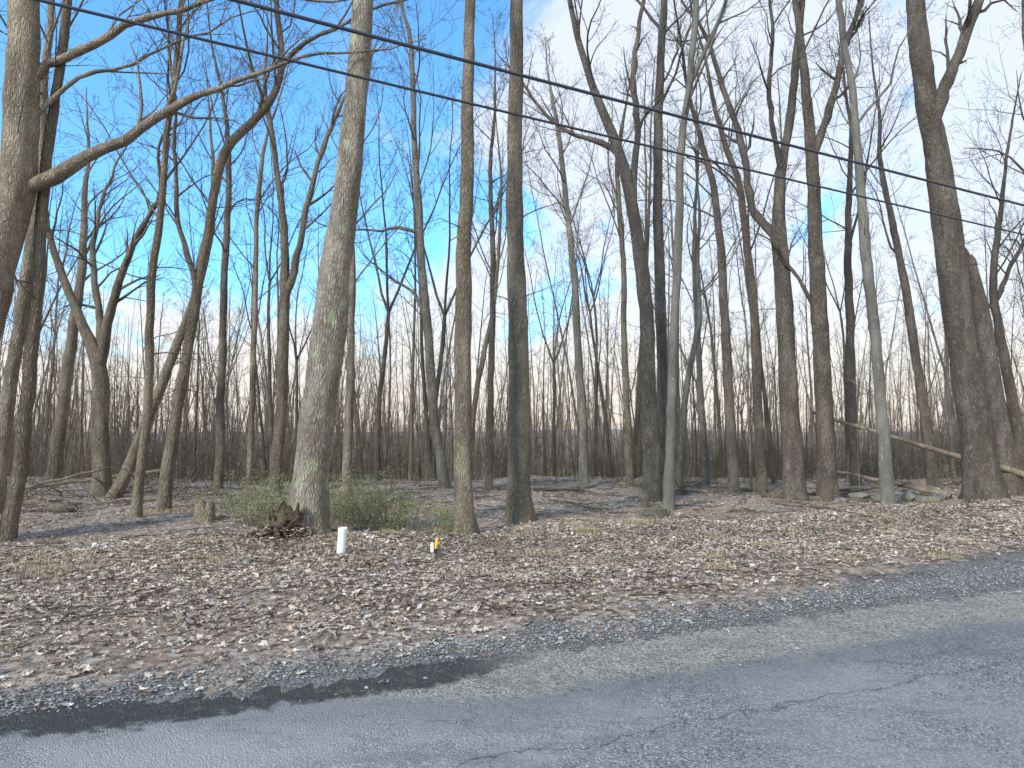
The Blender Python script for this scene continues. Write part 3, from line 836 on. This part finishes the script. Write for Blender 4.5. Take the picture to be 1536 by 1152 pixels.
me = leaves(hx, hy, 0.025, 0.055, 0.18); me.name = "leaf_heap"
add_obj("leaf_heap", me, LEAF)

# ------------------------------------------------------------------ rocks
ROCKM, rn, rb = material("fieldstone_mat")
tcr = rn.new('ShaderNodeTexCoord'); q1 = rn.noise(tcr.outputs['Object'], 6, 6, 0.65); q2 = rn.noise(tcr.outputs['Object'], 2.5, 4)
cc = rn.ramp(q1.outputs['Fac'], [(0.3, (0.08, 0.075, 0.065)), (0.7, (0.3, 0.28, 0.25))])
rn.put(rb.inputs['Base Color'], rn.mix(rn.ss(q2.outputs['Fac'], 0.48, 0.62, 0, 0.7), cc, (0.17, 0.18, 0.07)))
rn.put(rb.inputs['Normal'], rn.bump(q1.outputs['Fac'], 0.7, 0.04))
def rock(x, y, s, seed):
    r2 = np.random.default_rng(seed); bm = bmesh.new(); bmesh.ops.create_icosphere(bm, subdivisions=3, radius=1)
    k = r2.normal(size=(6, 3)); k /= np.linalg.norm(k, axis=1)[:, None]; cut = r2.uniform(0.55, 0.85, 6)
    for v in bm.verts:
        p = np.array(v.co)
        for kk, cc in zip(k, cut):
            dd = p.dot(kk)
            if dd > cc: p = p - kk * (dd - cc)
        p *= 1 + 0.04 * math.sin(p[0] * 7 + seed) * math.cos(p[1] * 6)
        v.co = (p[0] * s[0], p[1] * s[1], p[2] * s[2])
    me = bpy.data.meshes.new("fieldstone"); bm.to_mesh(me); bm.free()
    me.materials.append(ROCKM); ob = add_obj("fieldstone", me, None, (x, y, float(height(x, y)) + s[2] * 0.3)); ob.rotation_euler = (0, 0, seed)
for q, (px, py, Y, sx, sz) in enumerate([(1290, 745, 18, .35, .12), (1318, 748, 17.5, .25, .1), (1362, 745, 17.6, .22, .18), (1392, 748, 17.2, .3, .13), (1410, 746, 17.4, .3, .12), (1425, 745, 18, .2, .1), (1345, 742, 18.4, .3, .1), (1260, 748, 17, .22, .08), (1500, 742, 18.2, .3, .14)]):
    p = sight(px, py, Y); rock(p[0], Y, (sx, sx * 0.7, sz), q + 3)

# ------------------------------------------------------------------ shrubs and grass
def shrub(name, spots, nst, hmin, hmax, nleaf, mat_leaf, lcol):
    acc = Acc(); tips = []
    for q in range(nst):
        cx, cy, rx = spots[rng.integers(len(spots))]
        x = cx + rng.normal() * rx; y = cy + rng.normal() * 0.35
        d = np.array([rng.normal() * 0.45, rng.normal() * 0.35, 1.0]); d /= np.linalg.norm(d)
        P = walk(np.array([x, y, float(height(x, y)) - 0.02]), d, rng.uniform(hmin, hmax), 7, 0.16, -0.05)
        acc.tube(P, np.linspace(0.0045, 0.0015, 7), 3)
        for c in range(5):
            i = rng.integers(1, 6); dd = perp(np.array([0, 0, 1.])) + np.array([0, 0, .6])
            P2 = walk(P[i], dd / np.linalg.norm(dd), rng.uniform(0.1, 0.35), 4, 0.2, 0)
            acc.tube(P2, np.linspace(0.003, 0.001, 4), 3); tips.append(P2)
        tips.append(P[2:])
    e = empty(name)
    add_obj("stems", acc.mesh("stems"), BK_TAN, parent=e)
    tp = np.concatenate(tips); c = tp[rng.integers(0, len(tp), nleaf)] + rng.normal(size=(nleaf, 3)) * 0.04
    s = rng.uniform(0.009, 0.021, nleaf)
    A = rng.normal(size=(nleaf, 3)); A /= np.linalg.norm(A, axis=1)[:, None]
    B = rng.normal(size=(nleaf, 3)); B -= (A * B).sum(1)[:, None] * A; B /= np.linalg.norm(B, axis=1)[:, None]
    V = np.stack([c - A * s[:, None], c + B * s[:, None] * .5, c + A * s[:, None], c - B * s[:, None] * .5], 1).reshape(-1, 3)
    me = set_mesh("foliage", V, np.arange(nleaf * 4).reshape(-1, 4), False)
    C = np.array(lcol)[None] * rng.uniform(0.6, 1.25, (nleaf, 1)); col_attr(me, np.repeat(C, 4, axis=0))
    add_obj("foliage", me, mat_leaf, parent=e)
SHL = attr_mat("spring_foliage", 0.6, 0.45)
def wx(px, Y): return (px - 768) / 1013 * Y
LC = (0.46, 0.47, 0.22)
shrub("green_shrub", [(wx(530, 12.0), 12.0, 0.42), (wx(575, 11.9), 12.0, 0.3), (wx(495, 12.9), 12.9, 0.55)], 170, 0.5, 1.2, 10500, SHL, LC)
shrub("green_shrub", [(wx(402, 11.9), 12.0, 0.26)], 70, 0.5, 1.15, 4200, SHL, LC)
shrub("green_shrub", [(wx(672, 12.3), 12.3, 0.12)], 28, 0.2, 0.55, 1600, SHL, LC)
shrub("green_shrub", [(wx(345, 13.6), 13.7, 0.55)], 36, 0.2, 0.6, 1200, SHL, LC)

GR = attr_mat("dry_grass_mat", 0.7, 0.2)
def grass(name, spots, nb, col):
    Vs = []
    cols = []
    for (x0, y0, r, h, k) in spots:
        n = int(nb * k)
        x = x0 + rng.normal(size=n) * r; y = y0 + rng.normal(size=n) * r * 0.7; z = height(x, y)
        a = rng.uniform(0, 6.28, n); ln = rng.uniform(0.4, 1.0, n) * h; le = rng.uniform(0.2, 1.1, n) * ln
        w = rng.uniform(0.0015, 0.0035, n)
        dx, dy = np.cos(a), np.sin(a)
        b1 = np.stack([x - dy * w, y + dx * w, z], -1); b2 = np.stack([x + dy * w, y - dx * w, z], -1)
        m1 = np.stack([x + dx * le * .35 - dy * w, y + dy * le * .35 + dx * w, z + ln * .65], -1); m2 = np.stack([x + dx * le * .35 + dy * w, y + dy * le * .35 - dx * w, z + ln * .65], -1)
        t1 = np.stack([x + dx * le, y + dy * le, z + ln * (0.9 - 0.4 * rng.random(n))], -1)
        t2 = t1 + 0.001
        Vs.append(np.stack([b1, b2, m2, m1, t2, t1], 1))
        cols.append(np.repeat(np.array(col)[None] * rng.uniform(0.6, 1.2, (n, 1)), 6, axis=0))
    V = np.concatenate(Vs)
    V = V.reshape(-1, 6, 3); n = len(V)
    F = (np.array([[0, 1, 2, 3], [3, 2, 4, 5]])[None] + (np.arange(n) * 6)[:, None, None]).reshape(-1, 4)
    me = set_mesh(name, V.reshape(-1, 3), F, False); col_attr(me, np.concatenate(cols))
    add_obj(name, me, GR)
sp_ = [(wx(955, 12.3), 12.4, .16, .16, 1.2), (wx(880, 11.4), 11.4, .1, .14, .7), (wx(80, 8.0), 8.1, .25, .16, 0.4), (wx(1400, 11.5), 11.6, .5, .08, .7), (wx(1330, 13.5), 13.5, .5, .1, 1), (wx(1180, 12.2), 12.2, .3, .08, .6), (wx(620, 12.0), 12.2, .3, .12, .8), (wx(20, 8.0), 8.6, .3, .16, .4), (wx(320, 8.6), 8.7, .15, .12, .5), (wx(470, 9.6), 9.6, .4, .1, .8)]
for q in range(90):
    y = rng.uniform(8, 19); x = rng.uniform(-.8, .8) * y
    if y - .4 * x > 6.5: sp_.append((x, y, rng.uniform(.08, .3), rng.uniform(.06, .14), 0.3))
grass("dry_grass", sp_, 420, (0.58, 0.46, 0.29))
sg = []
for q in range(40):
    y = rng.uniform(6.5, 16); x = rng.uniform(-.8, .8) * y
    if y - .4 * x > 6: sg.append((x, y, rng.uniform(.04, .15), rng.uniform(.04, .09), 0.15))
grass("green_grass", sg, 420, (0.2, 0.24, 0.08))

# ------------------------------------------------------------------ marker pipes
def simple(name, col, rough=0.5):
    mt, nt, bs = material(name)
    tc = nt.new('ShaderNodeTexCoord'); n = nt.noise(tc.outputs['Object'], 14, 5)
    nt.put(bs.inputs['Base Color'], nt.mix(nt.ss(n.outputs['Fac'], 0.45, 0.75, 0, 0.3), col, (col[0] * .6, col[1] * .58, col[2] * .52)))
    bs.inputs['Roughness'].default_value = rough; return mt
WHITE = simple("white_plastic", (0.8, 0.8, 0.78)); YEL = simple("yellow_plastic", (0.8, 0.55, 0.03)); BLK = simple("black_plastic", (0.02, 0.02, 0.022)); ORG = simple("orange_tape", (0.8, 0.3, 0.05))
def pipe(name, x, y, z, r, h, mat, parent=None, thick=0.006, n=28):
    prof = [(r, -0.05), (r, h - 0.004), (r - 0.002, h), (r - thick, h), (r - thick, h - 0.2 * h), (0.001, h - 0.2 * h)]
    V = [(rr * math.cos(q * 6.28318 / n), rr * math.sin(q * 6.28318 / n), zz) for rr, zz in prof for q in range(n)]
    F = [(k * n + q, k * n + (q + 1) % n, (k + 1) * n + (q + 1) % n, (k + 1) * n + q) for k in range(len(prof) - 1) for q in range(n)]
    me = set_mesh(name, V, F, True); me.materials.append(mat)
    ob = add_obj(name, me, None, (x, y, z), parent); return ob
Yp = 9.2; p = sight(511, 840, Yp)
e = empty("white_marker_pipe"); e.location = (p[0], Yp, float(height(p[0], Yp))); e.rotation_euler = (0.03, 0.07, 0)
pipe("pipe_body", 0, 0, 0, 0.058, 0.36, WHITE, e)
pipe("pipe_collar", 0, 0, 0.335, 0.062, 0.028, WHITE, e)
Yp = 9.9; p = sight(652, 824, Yp)
e = empty("utility_marker"); e.location = (p[0], Yp, float(height(p[0], Yp)))
pipe("white_stub", -0.035, 0, 0, 0.026, 0.15, WHITE, e)
o1 = pipe("marker_stake", 0.02, 0.01, 0, 0.016, 0.15, BLK, e)
o2 = pipe("marker_cap", 0.022, 0.01, 0.13, 0.02, 0.1, YEL, e); o2.rotation_euler = (0, 0.12, 0)
me = set_mesh("flagging_tape", [(0, 0, 0), (0.03, 0.01, 0.008), (0.035, 0.0, -0.02), (0.005, 0.01, -0.025)], [(0, 1, 2, 3)]); me.materials.append(ORG)
add_obj("flagging_tape", me, None, (0.04, -0.01, 0.17), e)

# ------------------------------------------------------------------ overhead cables with poles off to the sides
WIRE = simple("cable_rubber", (0.06, 0.065, 0.08), 0.5)
def cable(p1, p2, r, name):
    p1 = np.array(p1); p2 = np.array(p2)
    t = np.linspace(-1.6, 2.6, 90)[:, None]
    P = p1 * (1 - t) + p2 * t
    P[:, 2] += 0.05 * (t[:, 0] - 0.0) * (t[:, 0] - 1.0) * 1.2
    a = Acc(); a.tube(P, np.full(len(P), r), 8)
    return a.mesh(name), P[0], P[-1]
cab = empty("overhead_cables")
def sgt(px, py, h):
    q = sight(px, py, 1.0); k = h / (q[2] - CAM_H)
    return (q[0] * k, k, CAM_H + h)
m1, s1, e1 = cable(sgt(352, 0, 5.0), sgt(1536, 308, 5.0), 0.024, "upper_cable")
m2, s2, e2 = cable(sgt(58, 0, 5.0), sgt(1536, 352, 5.0), 0.020, "lower_cable")
add_obj("upper_cable", m1, WIRE, parent=cab); add_obj("lower_cable", m2, WIRE, parent=cab)
for A, B in ((s1, s2), (e1, e2)):
    c = (A + B) / 2; e = empty("utility_pole"); a = Acc()
    a.tube(np.array([[0, 0, -0.3], [0, 0, 4], [0, 0, 9.5], [0, 0, 9.52]]), np.array([.16, .14, .11, .001]), 14)
    e.location = (c[0], c[1], 0)
    add_obj("shaft", a.mesh("shaft"), BK_DARK, parent=e)
    d = (B - A); a = Acc(); h = c[2]
    a.tube(np.array([A - d * .1 - c + [0, 0, h - .03], B + d * .1 - c + [0, 0, h - .03]]), np.array([.05, .05]), 6)
    add_obj("crossarm", a.mesh("crossarm"), BK_DARK, parent=e)

# ------------------------------------------------------------------ sky and sun
sun_az = math.radians(218); sun_el = math.radians(32)
sd = Vector((math.sin(sun_az) * math.cos(sun_el), math.cos(sun_az) * math.cos(sun_el), math.sin(sun_el)))
w = bpy.data.worlds.new("World"); scene.world = w; w.use_nodes = True
nt = NT(w.node_tree); nt.n.clear()
out = nt.new('ShaderNodeOutputWorld'); bg = nt.new('ShaderNodeBackground'); nt.l.new(bg.outputs[0], out.inputs[0])
sky = nt.new('ShaderNodeTexSky'); sky.sky_type = 'NISHITA'; sky.sun_disc = False
sky.sun_elevation = sun_el; sky.sun_rotation = sun_az; sky.air_density = 1.2; sky.dust_density = 0.6; sky.ozone_density = 1.4
tc = nt.new('ShaderNodeTexCoord'); sp = nt.new('ShaderNodeSeparateXYZ'); nt.put(sp.inputs[0], tc.outputs['Generated'])
x, y, z = sp.outputs
zc = nt.m('ADD', nt.m('MAXIMUM', z, 0.0), 0.22)
cb = nt.new('ShaderNodeCombineXYZ'); nt.put(cb.inputs[0], nt.m('DIVIDE', x, zc)); nt.put(cb.inputs[1], nt.m('DIVIDE', y, zc))
mp = nt.mapping(cb.outputs[0], (1.1, 0.6, 1), (0, 0, 0.5), (1.7, 0.4, 0))
n1 = nt.noise(mp, 2.0, 9, 0.6, 0.6)
n2 = nt.noise(nt.mapping(cb.outputs[0], (0.6, 0.4, 1), (0, 0, 0.3), (4.2, 2.0, 0)), 1.1, 4, 0.5)
val = nt.m('ADD', nt.m('MULTIPLY', n1.outputs['Fac'], 0.65), nt.m('MULTIPLY', n2.outputs['Fac'], 0.35))
val = nt.m('ADD', val, nt.ss(x, -0.25, 0.3, -0.06, 0.10))
hor = nt.ss(z, 0.0, 0.34, 0.18, 0.0)
val = nt.m('ADD', val, hor)
mask = nt.ss(val, 0.47, 0.58, 0.0, 0.94)
skm = nt.mix(nt.ss(z, 0.02, 0.26), (1.2, 1.15, 1.4), (1.0, 1.85, 2.45))
skc = nt.mix(1.0, sky.outputs[0], skm, 'MULTIPLY')
cl = nt.mix(nt.ss(z, 0.0, 0.3), (7.4, 6.8, 6.0), (5.9, 6.4, 7.2))
nt.put(bg.inputs[0], nt.mix(mask, skc, cl)); bg.inputs[1].default_value = 0.15

sl = bpy.data.lights.new("sun", 'SUN'); sl.energy = 3.7; sl.angle = math.radians(10); sl.color = (1, 0.91, 0.78)
so = bpy.data.objects.new("sun", sl); scene.collection.objects.link(so)
so.rotation_euler = (-sd).to_track_quat('-Z', 'Y').to_euler()

# ------------------------------------------------------------------ camera
cam = bpy.data.cameras.new("camera"); cam.lens = 36 * 1000 / 1536; cam.sensor_width = 36; cam.clip_end = 12000; cam.clip_start = 0.05
co_ = bpy.data.objects.new("camera", cam); scene.collection.objects.link(co_)
co_.location = (0, 0, CAM_H); co_.rotation_euler = (math.radians(90) + PITCH, 0, 0)
scene.camera = co_
scene.view_settings.view_transform = 'Standard'; scene.view_settings.look = 'None'; scene.view_settings.exposure = 0
print("leaves", len(lx))
